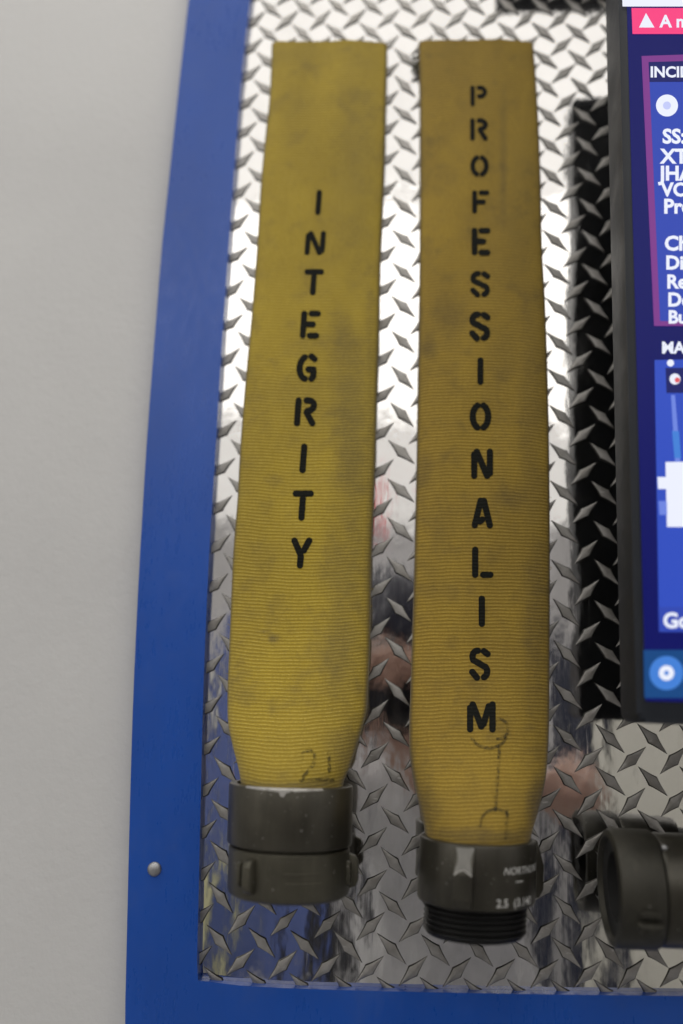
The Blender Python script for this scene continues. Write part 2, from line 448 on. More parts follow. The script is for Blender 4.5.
# the rails that close the frame, out of the picture
tl = P(fr(-640), -640, -FT); br = P(980, ftop(980), -FT)
bm = bmesh.new(); box(bm, (tl.x+0.001, -FT, CAM.z+0.79), (br.x+0.06, -0.0002, CAM.z+0.85), 0.001); child_from_bm('top_rail', bm, BLUE, frame)
bm = bmesh.new(); box(bm, (br.x+0.001, -FT+0.0003, br.z-0.05), (br.x+0.058, -0.0004, CAM.z+0.789), 0.001); child_from_bm('right_rail', bm, BLUE, frame)
def screw(px, py):
    c = P(px, py, -FT)
    bm = bmesh.new()
    prof = [(0.0052, 0.0), (0.0052, 0.0006), (0.0047, 0.0015), (0.0035, 0.0023), (0.0018, 0.0028), (0.0005, 0.003), (0.0001, 0.003)]
    lathe(bm, prof, lambda x, y, h: Vector((c.x+x, c.y-h, c.z+y)), 32)
    child_from_bm('screw', bm, STEEL, frame, 40)
screw(154.5, 869)

# ------------------------------------------------------------------ hoses
RIB = 0.00262
class Hose:
    def __init__(s, L, Rr, top, bot, dep, wob):
        s.L, s.R, s.top, s.bot, s.dep, s.wob = table(L), table(Rr), top, bot, table(dep), wob
        # arc table
        n = 400; s.tab = []; acc = 0; prev = None
        for i in range(n+1):
            y = lerp(top, bot, i/n); c = s.sec(y)[0]
            if prev is not None: acc += (c-prev).length
            prev = c; s.tab.append((acc, y))
        s.length = acc
    def sec(s, y):
        d = s.dep(y); Yc = -(d+0.0006)
        l = P(s.L(y), y, Yc); r = P(s.R(y), y, Yc)
        return (l+r)/2, (r-l)/2, d
    def y_at(s, a):
        k = min(len(s.tab)-2, max(0, int(a/s.length*(len(s.tab)-1))))
        while k > 0 and s.tab[k][0] > a: k -= 1
        while k < len(s.tab)-2 and s.tab[k+1][0] < a: k += 1
        (a0, y0), (a1, y1) = s.tab[k], s.tab[k+1]
        return y0 + (y1-y0)*(a-a0)/(a1-a0)
    def a_at(s, y):
        t = (y-s.top)/(s.bot-s.top)*(len(s.tab)-1); k = min(len(s.tab)-2, max(0, int(t)))
        return lerp(s.tab[k][0], s.tab[k+1][0], t-k)
    def phase(s, a, u):
        return (a + s.wob*u*u*0.003 + 0.0011*math.sin(a*9+u*1.3) + 0.00022*math.sin(a*61+u*7) + 0.00015*math.sin(a*173-u*17))/RIB
    def surf(s, y, u, front=True, lift=0.0):
        c, h, d = s.sec(y); hw = h.length
        n = min(4.2, 2+max(0, hw/d-1)*0.32)
        au = min(1, abs(u))
        yy = d*max(0.0, 1-au**n)**(1/n)
        a = s.a_at(y)
        rib = 0.00012*math.cos(2*math.pi*(s.phase(a, u)-0.5))
        lum = 0.0009*math.sin(a*23+u*2.1)*math.sin(u*3.7+a*11)*(1-au)       # the cloth is not quite flat
        q = c + h*u
        if front: q = q + Vector((0, -(yy+(rib+lift)*min(1, yy/d*1.5)+lum), 0))
        else: q = q + Vector((0, yy*0.96, 0))
        return q
    def u_of(s, px, y):
        return (px - (s.L(y)+s.R(y))/2)/((s.R(y)-s.L(y))/2)
    def put(s, px, py, lift):
        # where the photograph's point lies on the front of the cloth (two refinements in depth)
        y, x = py, px
        for _ in range(4):
            q = s.surf(y, s.u_of(x, y), True, lift)
            ax_, ay_ = project(q)
            x += px-ax_; y += py-ay_
        return s.surf(y, s.u_of(x, y), True, lift)

def us_list(n):
    return [math.sin(math.pi/2*math.copysign(abs(t)**0.9, t)) for t in [(-1+2*k/n) for k in range(n+1)]]
def jacket(H, m, parent):
    rows = int(H.length/RIB*6); nc = 44
    us = us_list(nc)
    loop = [(u, True) for u in us] + [(u, False) for u in us[1:-1][::-1][::3]]
    v, f, uvw, uvc = [], [], [], []
    for i in range(rows+1):
        a = H.length*i/rows; y = H.y_at(a)
        jag = 0
        for (u, fr_) in loop:
            q = H.surf(y, u, fr_)
            if i == 0: q = q + Vector((0, 0, random.uniform(-0.0004, 0.0006)+0.0006*math.sin(u*5)))
            v.append(q); uvw.append((u, H.phase(a, u)))
            uvc.append(((H.L(y)+H.R(y))/200+u*(H.R(y)-H.L(y))/200, y/100))
    m_ = len(loop)
    for i in range(rows):
        for k in range(m_):
            f.append((i*m_+k, (i+1)*m_+k, (i+1)*m_+(k+1) % m_, i*m_+(k+1) % m_))
    f.append(tuple(range(m_)))
    return from_py('hose_jacket', v, f, m, parent, True, {'weave': uvw, 'cloth': uvc})

# stencil letters: strokes in a unit cell (x to the right, y down), width in cell heights
def arc(cx, cy, rx, ry, a0, a1, n=14):
    return [(cx+rx*math.cos(R(lerp(a0, a1, k/n))), cy+ry*math.sin(R(lerp(a0, a1, k/n)))) for k in range(n+1)]
s_ = 0.115
GLYPH = {
 'I': [[(0.5, s_), (0.5, 1-s_)]],
 'T': [[(s_, s_), (1-s_, s_)], [(0.5, 0.27), (0.5, 1-s_)]],
 'L': [[(0.16, s_), (0.16, 1-s_)], [(0.54, 1-s_), (0.88, 1-s_)]],
 'F': [[(0.16, s_), (0.16, 1-s_)], [(0.53, s_), (0.86, s_)], [(0.36, 0.50), (0.66, 0.50)]],
 'E': [[(0.16, s_), (0.16, 1-s_)], [(0.53, s_), (0.86, s_)], [(0.36, 0.49), (0.64, 0.49)], [(0.53, 1-s_), (0.86, 1-s_)]],
 'N': [[(0.14, 0.20), (0.14, 1-s_)], [(0.26, s_), (0.74, 1-s_)], [(0.87, s_), (0.87, 0.80)]],
 'M': [[(0.11, 0.22), (0.11, 1-s_)], [(0.20, s_), (0.50, 0.80)], [(0.58, 0.72), (0.76, s_+0.06)], [(0.89, s_), (0.89, 1-s_)]],
 'A': [[(0.42, s_), (0.13, 1-s_)], [(0.58, s_), (0.87, 1-s_)], [(0.40, 0.76), (0.50, 0.70)]],
 'Y': [[(0.12, s_), (0.46, 0.52)], [(0.88, s_), (0.64, 0.42)], [(0.5, 0.58), (0.5, 1-s_)]],
 'P': [[(0.15, s_), (0.15, 1-s_)], [(0.51, s_)] + arc(0.58, 0.315, 0.28, 0.2, -90, 90) + [(0.52, 0.515)]],
 'R': [[(0.15, s_), (0.15, 1-s_)], [(0.51, s_)] + arc(0.60, 0.29, 0.26, 0.175, -90, 95) + [(0.55, 0.52), (0.85, 1-s_)]],
 'O': [arc(0.5, 0.5, 0.36, 0.385, 113, 247), arc(0.5, 0.5, 0.36, 0.385, -67, 67)],
 'S': [[(0.40, 0.10)] + arc(0.36, 0.28, 0.22, 0.175, -95, -215, 8) + [(0.45, 0.47), (0.66, 0.55)] + arc(0.66, 0.72, 0.20, 0.17, -55, 78, 8), [(0.70, 0.115), (0.88, 0.20)], [(0.13, 0.73), (0.36, 0.90)]],
 'G': [arc(0.5, 0.5, 0.37, 0.385, 100, 247), [(0.68, s_), (0.85, 0.21)], [(0.58, 0.56), (0.84, 0.56), (0.84, 0.80), (0.76, 0.88)]],
}
def resample(pl, step):
    out = [pl[0]]; 
    for a, b_ in zip(pl, pl[1:]):
        d = math.dist(a, b_); n = max(1, int(math.ceil(d/step)))
        for k in range(1, n+1): out.append((lerp(a[0], b_[0], k/n), lerp(a[1], b_[1], k/n)))
    return out
def stroke_mesh(v, f, pl, wid, put, lift, ns=7, cap=True):
    # a strip of ink: pl in pixels, round ended, laid on the cloth
    hw = wid/2
    pts = resample(pl, 0.6)
    d0 = Vector(pts[1])-Vector(pts[0]); d1 = Vector(pts[-1])-Vector(pts[-2])
    d0.normalize(); d1.normalize()
    L = [tuple(Vector(pts[0])-d0*hw*t) for t in (1.0, 0.93, 0.75, 0.5, 0.25)] if cap else []
    E = [tuple(Vector(pts[-1])+d1*hw*t) for t in (0.25, 0.5, 0.75, 0.93, 1.0)] if cap else []
    ws = [hw*math.sqrt(max(0.0016, 1-t*t)) for t in (1.0, 0.93, 0.75, 0.5, 0.25)] if cap else []
    full = L + pts + E
    w_ = ws + [hw]*len(pts) + ws[::-1]
    w_ = [x*random.uniform(0.95, 1.05) for x in w_]
    n0 = len(v)
    for i, p in enumerate(full):
        a = Vector(full[max(0, i-1)]); b_ = Vector(full[min(len(full)-1, i+1)])
        t = (b_-a); t.normalize(); nr = Vector((-t.y, t.x))
        for k in range(ns):
            q = Vector(p) + nr*w_[i]*(-1+2*k/(ns-1))
            v.append(put(q.x, q.y, lift))
    for i in range(len(full)-1):
        for k in range(ns-1):
            a = n0+i*ns+k
            f.append((a, a+1, a+ns+1, a+ns))
def letter(H, ch, xa, xb, ya, yb, shear, parent, wk=0.215):
    v, f = [], []
    h = yb-ya; w_ = xb-xa; wid = h*wk
    for i, st in enumerate(GLYPH[ch]):
        pl = []
        for (x, y) in st:
            if ch == 'I': X = (xa+xb)/2
            else: X = xa + x*w_
            pl.append((X + shear*(y-0.5)*h, ya+y*h))
        stroke_mesh(v, f, pl, min(wid, 6.4), H.put, 0.00022+0.00005*i)
    return from_py('letter', v, f, INK, parent, True)

# left hose
HL = Hose([(45, 272), (97, 269.8), (129, 266.5), (180, 261.5), (250, 257), (320, 251.5), (369, 247), (420, 242.6), (465, 239.6), (498, 238), (547, 234), (600, 231.5), (640, 230), (690, 228), (723, 228.6), (745, 233), (773, 240), (800, 243)],
          [(45, 387.5), (129, 385.6), (193, 383.6), (250, 381), (337, 379), (385, 377.2), (449, 375.6), (498, 374), (547, 372), (600, 371), (650, 370), (690, 368), (712, 366.5), (745, 357.5), (767, 350), (782, 344), (800, 343)],
          46, 800, [(40, 0.0060), (300, 0.0085), (500, 0.0105), (620, 0.0135), (700, 0.0205), (740, 0.0265), (780, 0.0335), (800, 0.0345)], 1.0)
HR = Hose([(40, 418.4), (124, 420), (249, 419.5), (320, 418.7), (401, 417.6), (498, 415.8), (604, 413.2), (687, 410.5), (730, 409.2), (763, 410.6), (801, 418), (827, 424), (855, 426)],
          [(40, 532.5), (83, 536), (166, 540), (249, 542), (304, 545), (385, 547.6), (465, 549), (550, 549.6), (640, 549.3), (729, 548.6), (760, 547), (780, 545), (810, 538), (834, 531), (855, 528)],
          45, 855, [(40, 0.0060), (300, 0.0080), (500, 0.0095), (650, 0.0125), (740, 0.0200), (790, 0.0280), (830, 0.0340), (855, 0.0350)], -0.6)
hose1 = tag(empty('fire_hose'), 'yellow flattened hose length stencilled INTEGRITY, with grey ring coupling, beside the blue frame', 'fire hose', 'yellow hose lengths on the diamond plate')
hose2 = tag(empty('fire_hose'), 'yellow flattened hose length stencilled PROFESSIONALISM, with threaded black coupling', 'fire hose', 'yellow hose lengths on the diamond plate')
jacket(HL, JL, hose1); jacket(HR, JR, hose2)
for a in [('I', 315.6, 321.6, 189.6, 215.2), ('N', 304.9, 325.3, 230.6, 255.4), ('T', 304.4, 322.6, 268.8, 295.6), ('E', 300.4, 319.8, 310.3, 338.8),
          ('G', 297.0, 317, 352.9, 382.2), ('R', 294.5, 316.5, 397, 426.7), ('I', 300.4, 306.4, 443.1, 473.6), ('T', 292.6, 312, 490, 521.2), ('Y', 291.2, 310.6, 536.9, 569)]:
    letter(HL, *a, -0.075, hose1)
for a in [('P', 470, 487.3, 85.2, 106.7), ('R', 469.7, 488, 118, 141), ('O', 470, 489, 154.4, 177.5), ('F', 471.7, 489.4, 190, 213.8), ('E', 471.6, 490, 227.4, 255.7),
          ('S', 470.4, 489.9, 271, 297.3), ('S', 469.6, 489.9, 311.4, 341.3), ('I', 477.4, 483.4, 357, 385.2), ('O', 469.7, 491.2, 401, 432), ('N', 471.2, 492.7, 448, 479.5),
          ('A', 472.0, 492.5, 497, 529), ('L', 471.8, 492.9, 545.9, 578.5), ('I', 478.8, 484.9, 595, 627.5), ('S', 469.6, 490, 647.3, 681), ('M', 467.0, 495.6, 700.6, 733)]:
    letter(HR, *a, 0.0, hose2)
def pen(H, strokes, wid, parent):
    v, f = [], []
    for i, st in enumerate(strokes): stroke_mesh(v, f, st, wid, H.put, 0.00045+0.00006*i, 5)
    return from_py('pen_mark', v, f, PEN, parent, True)
pen(HL, [arc(308.5, 757, 6.5, 6.5, 170, 370) + [(313, 765), (304, 776), (301, 780)], [(329, 753), (329.5, 771)], [(301, 780.5), (320, 779.5), (333, 780)]], 3.6, hose1)
pen(HR, [arc(489, 733, 18, 15, 165, 20) , arc(499, 729, 9, 10, -110, 100), [(499.5, 746), (498.5, 765)], [(498.5, 765), (496.5, 792), (495.5, 810)],
         arc(496, 826, 16, 17, 180, 320), [(507, 811), (506, 838)]], 3.2, hose2)

# ------------------------------------------------------------------ couplings
def ring_edge(r_in, r_out, h0, h1, ch=0.0012, top_in=None):
    # closed profile of a turned ring, chamfered
    return [(r_in, h0), (r_in, h1), (r_out-ch, h1), (r_out-ch*0.3, h1-ch*0.3), (r_out, h1-ch), (r_out, h0+ch), (r_out-ch*0.3, h0+ch*0.3), (r_out-ch, h0)]
def sub(name, bm, m, parent, sm=35):
    return from_bm(name, bm, m, parent, sm)
def tube(bm, pts, r, n=5):
    prev = None
    for i, p in enumerate(pts):
        d = (pts[min(i+1, len(pts)-1)]-pts[max(0, i-1)]).normalized()
        a = d.orthogonal().normalized(); b_ = d.cross(a)
        ring = [bm.verts.new(p + (a*math.cos(2*math.pi*k/n)+b_*math.sin(2*math.pi*k/n))*r) for k in range(n)]
        if prev:
            for k in range(n): bm.faces.new((prev[k], prev[(k+1) % n], ring[(k+1) % n], ring[k]))
        prev = ring
class Axis:
    def __init__(s, c, e_h, e_f, e_s): s.c, s.h, s.f, s.s = c, e_h, e_f, e_s    # height, front and side directions
    def place(s, x, y, h): return s.c + s.s*x + s.f*y + s.h*h
    def block(s, bm, ang, r0, prof, width, bev=0.0008):
        # prof: (radius, height) outline of a lug in its own radial plane, swept over width
        d = s.s*math.sin(ang)+s.f*math.cos(ang); tn = s.s*math.cos(ang)-s.f*math.sin(ang)
        a = [bm.verts.new(s.c + d*r + s.h*h + tn*width/2) for r, h in prof]
        b = [bm.verts.new(s.c + d*r + s.h*h - tn*width/2) for r, h in prof]
        fs = [bm.faces.new(a), bm.faces.new(b[::-1])]
        n = len(prof)
        for i in range(n): fs.append(bm.faces.new((a[i], a[(i+1) % n], b[(i+1) % n], b[i])))
        if bev:
            es = list({e for f in fs for e in f.edges})
            bmesh.ops.bevel(bm, geom=es, offset=bev, segments=2, affect='EDGES', profile=0.5)
UP, FRONT, SIDE = Vector((0, 0, 1)), Vector((0, -1, 0)), Vector((1, 0, 0))

# left: smooth bowl ring over a swivel ring with lugs
Yc = -0.0445
ct = P(291.2, 786, Yc)
z_top = ct.z
def z_of(px, py, Y): return P(px, py, Y).z
z_j = z_of(290, 853, Yc-0.042); z_b = z_of(290, 907, Yc-0.041)
z_t = z_of(290, 788.5, Yc-0.042)
Rl = (P(353, 800, Yc)-P(229.2, 800, Yc)).length/2*0.995
A = Axis(Vector((ct.x, Yc, 0)), Vector((-0.012, 0, 1)).normalized(), FRONT, SIDE)
A.c = Vector((ct.x + 0.012*z_t, Yc, 0))
print('left coupling R', Rl, z_t-z_j, z_j-z_b)
cp = None
bm = bmesh.new()
lathe(bm, [(Rl*0.86, z_t-0.020), (Rl*0.86, z_t-0.0006), (Rl*0.875, z_t), (Rl-0.0016, z_t), (Rl-0.0005, z_t-0.0005), (Rl, z_t-0.0016), (Rl, z_j+0.0018), (Rl-0.0005, z_j+0.0007), (Rl-0.0018, z_j+0.0002), (Rl*0.86, z_j+0.0002)], A.place, 128)
cp = from_bm('coupling', bm, ANOD, hose1, 30)
cp['label'] = 'dull grey coupling with smooth upper ring and lugged swivel ring'
bm = bmesh.new()                                        # worn bright line on the rim and its nick
seg = [(-38, 0.0), (-30, 0.0004), (-20, 0.0008), (-10, 0.0012), (-4, 0.0018), (-2.5, 0.0052), (0, 0.0060), (2.5, 0.0022), (12, 0.0010), (20, 0.0006), (30, 0.0003), (36, 0.0)]
vs = []
for a, dz in seg:
    q0 = A.place((Rl-0.0011)*math.sin(R(a)), (Rl-0.0011)*math.cos(R(a)), z_t+0.00012)
    q1 = A.place((Rl+0.00012)*math.sin(R(a)), (Rl+0.00012)*math.cos(R(a)), z_t-0.0010)
    q2 = A.place((Rl+0.00012)*math.sin(R(a)), (Rl+0.00012)*math.cos(R(a)), z_t-0.0010-dz*0.75)
    vs.append([bm.verts.new(q) for q in (q0, q1, q2)])
for a, b_ in zip(vs, vs[1:]):
    for k in range(2): bm.faces.new((a[k], a[k+1], b_[k+1], b_[k]))
sub('worn_edge', bm, WORN, cp, None)
R2 = Rl*0.965
bm = bmesh.new()
lathe(bm, [(R2*0.70, z_b+0.002), (R2*0.70, z_j-0.001), (R2-0.0045, z_j-0.0004), (R2-0.0045, z_j-0.0014), (R2-0.0008, z_j-0.0016), (R2, z_j-0.0026), (R2, z_b+0.0046), (R2-0.0010, z_b+0.0018), (R2-0.0034, z_b+0.0002), (R2*0.80, z_b), (R2*0.70, z_b+0.002)], A.place, 128)
sub('swivel_ring', bm, ANOD2, cp)
for k, base in enumerate((-34, 86, 206)):
    bm = bmesh.new()
    zt, zb_ = z_j-0.0042, z_b+0.0050
    pr = [(R2-0.002, zb_), (R2+0.0045, zb_+0.0022), (R2+0.0062, zb_+0.006), (R2+0.0062, zt-0.006), (R2+0.0045, zt-0.0022), (R2-0.002, zt)]
    A.block(bm, R(base+4.5), R2, pr, 0.0066, 0.0011)
    pr2 = [(R2-0.002, zb_+0.003), (R2+0.0026, zb_+0.005), (R2+0.0026, zt-0.005), (R2-0.002, zt-0.003)]
    A.block(bm, R(base-9), R2, pr2, 0.0042, 0.0009)
    sub('lug', bm, ANOD2, cp, 40)
bm = bmesh.new()                                        # shallow raised bars of the worn casting mark
for (h, a0, a1) in ((z_j-0.0135, 2, 34), (z_j-0.0195, 4, 38)):
    ring = []
    for k in range(13):
        a = R(lerp(a0, a1, k/12)); ring.append([bm.verts.new(A.place(r*math.sin(a), r*math.cos(a), h+dz)) for r, dz in ((R2-0.0003, 0.0009), (R2+0.00035, 0.0004), (R2+0.00035, -0.0002), (R2-0.0003, -0.0006))])
    for p, q in zip(ring, ring[1:]):
        for k in range(3): bm.faces.new((p[k], p[k+1], q[k+1], q[k]))
sub('cast_mark', bm, ANOD2, cp)

# right: body with long lugs over a male thread
Yr = -0.0435
zt = z_of(477, 845.5, Yr-0.040); zm = z_of(477, 913, Yr-0.040); ze = z_of(473, 946, Yr-0.035)
c0 = P(476.3, 880, Yr); c1 = P(472.8, 925, Yr)
Rr = (P(535, 870, Yr)-P(417.3, 870, Yr)).length/2*0.995
Rt = (P(524.5, 925, Yr)-P(421.3, 925, Yr)).length/2
B = Axis(Vector((c0.x - 0.045*c0.z, Yr, 0)), Vector((0.045, 0, 1)), FRONT, SIDE)
print('right coupling R', Rr, Rt, zt-zm, zm-ze)
bm = bmesh.new()
lathe(bm, [(Rr*0.86, zt-0.022), (Rr*0.86, zt-0.001), (Rr*0.885, zt), (Rr-0.0018, zt), (Rr-0.0006, zt-0.0006), (Rr, zt-0.0018), (Rr, zm+0.0022), (Rr-0.0006, zm+0.0008), (Rr-0.0022, zm), (Rt*0.9, zm)], B.place, 128)
cp2 = from_bm('coupling', bm, ANOD3, hose2, 30)
cp2['label'] = 'black coupling with long lugs, printed text and male thread'
prof = [(Rt*0.93, zm+0.001), (Rt*0.93, zm-0.0022)]
nth = 5; span = (zm-0.0022)-(ze+0.0014)
for k in range(nth):
    a = zm-0.0022-span*k/nth; p_ = span/nth
    prof += [(Rt-0.0006, a-p_*0.28), (Rt, a-p_*0.40), (Rt, a-p_*0.56), (Rt-0.0006, a-p_*0.66), (Rt*0.935, a-p_*0.97)]
prof += [(Rt*0.955, ze+0.0012), (Rt*0.93, ze), (Rt*0.80, ze), (Rt*0.80, ze+0.02)]
bm = bmesh.new(); lathe(bm, prof, B.place, 128); sub('male_thread', bm, BLACKR, cp2, 28)
for k, base in enumerate((-16, 104, 224)):
    bm = bmesh.new()
    z1_, z2_ = zt-0.0008, zm+0.0016
    pr = [(Rr-0.002, z2_), (Rr+0.0036, z2_+0.0004), (Rr+0.0066, z2_+0.006), (Rr+0.0066, z1_-0.017), (Rr+0.0012, z1_-0.0005), (Rr-0.002, z1_)]
    B.block(bm, R(base), Rr, pr, 0.0125, 0.0009)
    lug = sub('lug', bm, ANOD3, cp2, 40)
    if k == 0:                                          # the lug's sloping top, rubbed bare in an hourglass patch
        d = B.s*math.sin(R(base))+B.f*math.cos(R(base)); tn = B.s*math.cos(R(base))-B.f*math.sin(R(base))
        def on_face(t, x): return B.c + d*(lerp(Rr+0.0012, Rr+0.0066, t)+0.00025) + B.h*lerp(z1_-0.0005, z1_-0.017, t) + tn*x
        rows = [(0.03, 0.0060), (0.10, 0.0058), (0.25, 0.0048), (0.42, 0.0042), (0.60, 0.0043), (0.76, 0.0052), (0.88, 0.0058)]
        bm = bmesh.new(); prev = None; 
        for t, wd in rows:
            cur = [bm.verts.new(on_face(t + (0.10*(1-(q/3-1)**2)*-1+0.10*abs(q/3-1) if t > 0.8 else 0), wd*(q/3-1))) for q in range(7)]
            if prev:
                for q in range(6): bm.faces.new((prev[q], prev[q+1], cur[q+1], cur[q]))
            prev = cur
        sub('worn_facet', bm, WORN2, cp2, None)
        bm = bmesh.new()
        lo = [on_face(0.88 + (0.10*(1-(q/3-1)**2)*-1+0.10*abs(q/3-1)) + 0.035, 0.0058*(q/3-1)) + d*0.00012 for q in range(7)]
        tube(bm, lo, 0.00035); sub('worn_edge', bm, WORN, cp2, 60)
# printed lettering, wrapped on the barrel
def text_mesh(txt, size, bold=0.0, shear=0.0, align='LEFT'):
    cu = bpy.data.curves.new('text', 'FONT'); cu.body = txt; cu.size = size; cu.offset = bold; cu.shear = shear
    cu.align_x = align; cu.resolution_u = 3
    o = bpy.data.objects.new('text', cu); col.objects.link(o)
    dg = bpy.context.evaluated_depsgraph_get(); dg.update()
    me = bpy.data.meshes.new_from_object(o.evaluated_get(dg))
    bpy.data.objects.remove(o); bpy.data.curves.remove(cu)
    return me
def wrap_text(name, txt, size, ang0, h, ax_, rad, parent, bold=0.0, shear=0.0):
    me = text_mesh(txt, size, bold, shear)
    bm = bmesh.new(); bm.from_mesh(me); bpy.data.meshes.remove(me)
    for v in bm.verts:
        a = R(ang0) + v.co.x/rad
        v.co = ax_.place(rad*math.sin(a), rad*math.cos(a), h+v.co.y)
    return from_bm(name, bm, PRINT, parent)
wrap_text('printed_name', 'NORTHLINE', 0.0063, 20, zt-0.0178, B, Rr+0.00015, cp2, 0.0, 0.25)
wrap_text('printed_rule', '_', 0.0130, 34, zt-0.0212, B, Rr+0.00015, cp2)
wrap_text('printed_size', '2.5  (3.140', 0.0072, 14, zm+0.0034, B, Rr+0.00015, cp2, 0.00003)

# loose thread tuft by the top corner of the right hose
THREAD = plain('frayed_thread', (0.055, 0.05, 0.018), 0.9)
bm = bmesh.new()
for k in range(34):
    s0 = P(420, 60+random.uniform(-8, 14), -0.005)
    d = Vector((random.uniform(-0.0085, -0.002), random.uniform(-0.002, 0.002), random.uniform(-0.006, 0.004)))
    tube(bm, [s0, s0+d*0.5+Vector((0, 0, random.uniform(-0.002, 0.002))), s0+d], 0.00035)
tag(from_bm('loose_thread', bm, THREAD, hose2), kind='stuff')

YARN = plain('cut_yarn', (0.30, 0.22, 0.035), 0.9)
for H, par in ((HL, hose1), (HR, hose2)):
    bm = bmesh.new()
    for k in range(46):
        u = random.uniform(-0.98, 0.98); s0 = H.surf(H.top+1, u, random.random() < 0.7)
        d = Vector((random.uniform(-0.002, 0.002), random.uniform(-0.002, 0.001), random.uniform(0.0006, 0.0030)))
        tube(bm, [s0, s0+d*0.5+Vector((random.uniform(-0.0006, 0.0006), 0, 0)), s0+d], 0.00022, 4)
    for k in range(30):
        sgn = random.choice((-1, 1)); y = random.uniform(H.top, H.bot-120); s0 = H.surf(y, sgn*0.995, True)
        d = Vector((sgn*random.uniform(0.0006, 0.0020), random.uniform(-0.001, 0.001), random.uniform(-0.0015, 0.0015)))
        tube(bm, [s0, s0+d*0.5, s0+d], 0.00016, 4)
    tag(from_bm('loose_yarn', bm, YARN, par), kind='stuff')

# ------------------------------------------------------------------ lying coupling under the monitor
Yq = -0.053
cq = P(640, 888, Yq)
Rq = (P(650, 827, Yq-0.01)-P(650, 948, Yq-0.01)).length/2
RIGHT = Vector((1, 0.0, 0.0))
C3 = Axis(Vector((0, Yq, cq.z)), RIGHT, FRONT, Vector((0, 0, -1)))
xa = P(608, 888, Yq).x; xb = P(667, 888, Yq-Rq*0.9).x
print('third R', Rq, xb-xa)
third = tag(empty('hose_coupling', (xa, 0, cq.z-Rq)), 'dark olive hose coupling lying sideways below the monitor, its open end facing left', 'hose coupling')
def child(o, parent): o.parent = parent; o.matrix_parent_inverse = Matrix.Translation(-parent.location); return o
bm = bmesh.new()
lathe(bm, [(Rq*0.83, xa+0.030), (Rq*0.83, xa+0.002), (Rq*0.86, xa), (Rq-0.003, xa), (Rq-0.001, xa+0.001), (Rq, xa+0.003), (Rq, xb-0.002), (Rq-0.0008, xb-0.0006), (Rq-0.002, xb), (Rq*0.8, xb)], C3.place, 96)
ring3 = child(from_bm('swivel_ring', bm, ANOD4, None, 30), third)
bm = bmesh.new(); lathe(bm, [(Rq*0.83, xa+0.0035), (Rq*0.6, xa+0.0045), (Rq*0.6, xa+0.028), (0.0002, xa+0.028)], C3.place, 64); child(from_bm('gasket', bm, DARKIN, None, 30), third)  # near-black gasket set forward, puts the opening's shade into its colour
bm = bmesh.new()
lathe(bm, [(Rq*0.80, xb+0.001), (Rq*0.93, xb+0.0012), (Rq*0.955, xb+0.003), (Rq*0.955, xb+0.040), (Rq*0.93, xb+0.043), (Rq*0.78, xb+0.044), (Rq*0.78, xb+0.03)], C3.place, 96)
child(from_bm('bowl', bm, ANOD3, None, 30), third)
x_a, x_b = P(634, 905, -0.088).x, P(664.5, 905, -0.088).x
for k, base in enumerate((22, 202)):
    bm = bmesh.new()
    pr = [(Rq-0.002, x_a), (Rq+0.0038, x_a+0.002), (Rq+0.0052, x_a+0.005), (Rq+0.0052, x_b-0.004), (Rq+0.0038, x_b-0.001), (Rq-0.002, x_b)]
    C3.block(bm, R(base+4), Rq, pr, 0.0060, 0.001)
    pr = [(Rq-0.002, x_a+0.002), (Rq+0.0022, x_a+0.004), (Rq+0.0022, x_b-0.003), (Rq-0.002, x_b-0.001)]
    C3.block(bm, R(base-8), Rq, pr, 0.0040, 0.0008)
    child(from_bm('lug', bm, ANOD4, None, 40), third)
for (y_, z_) in ((834, 0), ):                            # small bright stud added as the bowl's painted glint
    bm = bmesh.new(); q = P(670, 851, Yq-Rq*0.9)
    bmesh.ops.create_uvsphere(bm, u_segments=16, v_segments=10, radius=0.0022)
    for v in bm.verts: v.co += Vector((q.x, Yq-math.sqrt(max(0, (Rq*0.955)**2-(q.z-cq.z)**2)), q.z))
    child(from_bm('highlight_bead', bm, STEEL, None, 60), third)
# its cloth continues out of the picture, held by a clip on the plate
bm = bmesh.new()
lathe(bm, [(Rq*0.74, xb+0.032), (Rq*0.74, xb+0.06), (Rq*0.80, xb+0.12), (Rq*0.80, xb+0.22), (0.001, xb+0.22)], C3.place, 48)
child(from_bm('hose_jacket', bm, plain('black_rubber_hose', (0.02, 0.02, 0.018), 0.7), None, 40), third)

# ------------------------------------------------------------------ monitor
YF = -0.112; YB = -0.072
mon = tag(empty('monitor', P(640, 722, 0)), 'black wall monitor showing a blue incident screen, cut by the frame on the right', 'monitor')
def mon_child(o): return child(o, mon)
bl_f = P(636.5, 723, YF); tl_f = P(618.5, 0, YF)
kx = (tl_f.x-bl_f.x)/(tl_f.z-bl_f.z)
ZT = CAM.z + 0.576
WID = 0.92
def MX(dx, z, Y): return Vector((bl_f.x + kx*(z-bl_f.z) + dx, Y, z))
def slab(bm, dx0, dx1, za, zb_, y0, y1, r, bevel):
    pts = []
    for (cx, cz, a0) in ((dx0+r, za+r, 180), (dx1-r, za+r, 270), (dx1-r, zb_-r, 0), (dx0+r, zb_-r, 90)):
        for k in range(7):
            a = R(a0+15*k); pts.append(MX(cx+r*math.cos(a), cz+r*math.sin(a), y0))
    prism(bm, pts, y1-y0, bevel)
bm = bmesh.new(); slab(bm, 0, WID, bl_f.z, ZT, YF, YB, 0.006, 0.004); mon_child(from_bm('casing', bm, PLASTIC, None, 30))
bm = bmesh.new()
box(bm, (bl_f.x+0.16, YB+0.0003, bl_f.z+0.12), (bl_f.x+0.5, -0.003, bl_f.z+0.4), 0.002); mon_child(from_bm('wall_bracket', bm, PLASTIC))
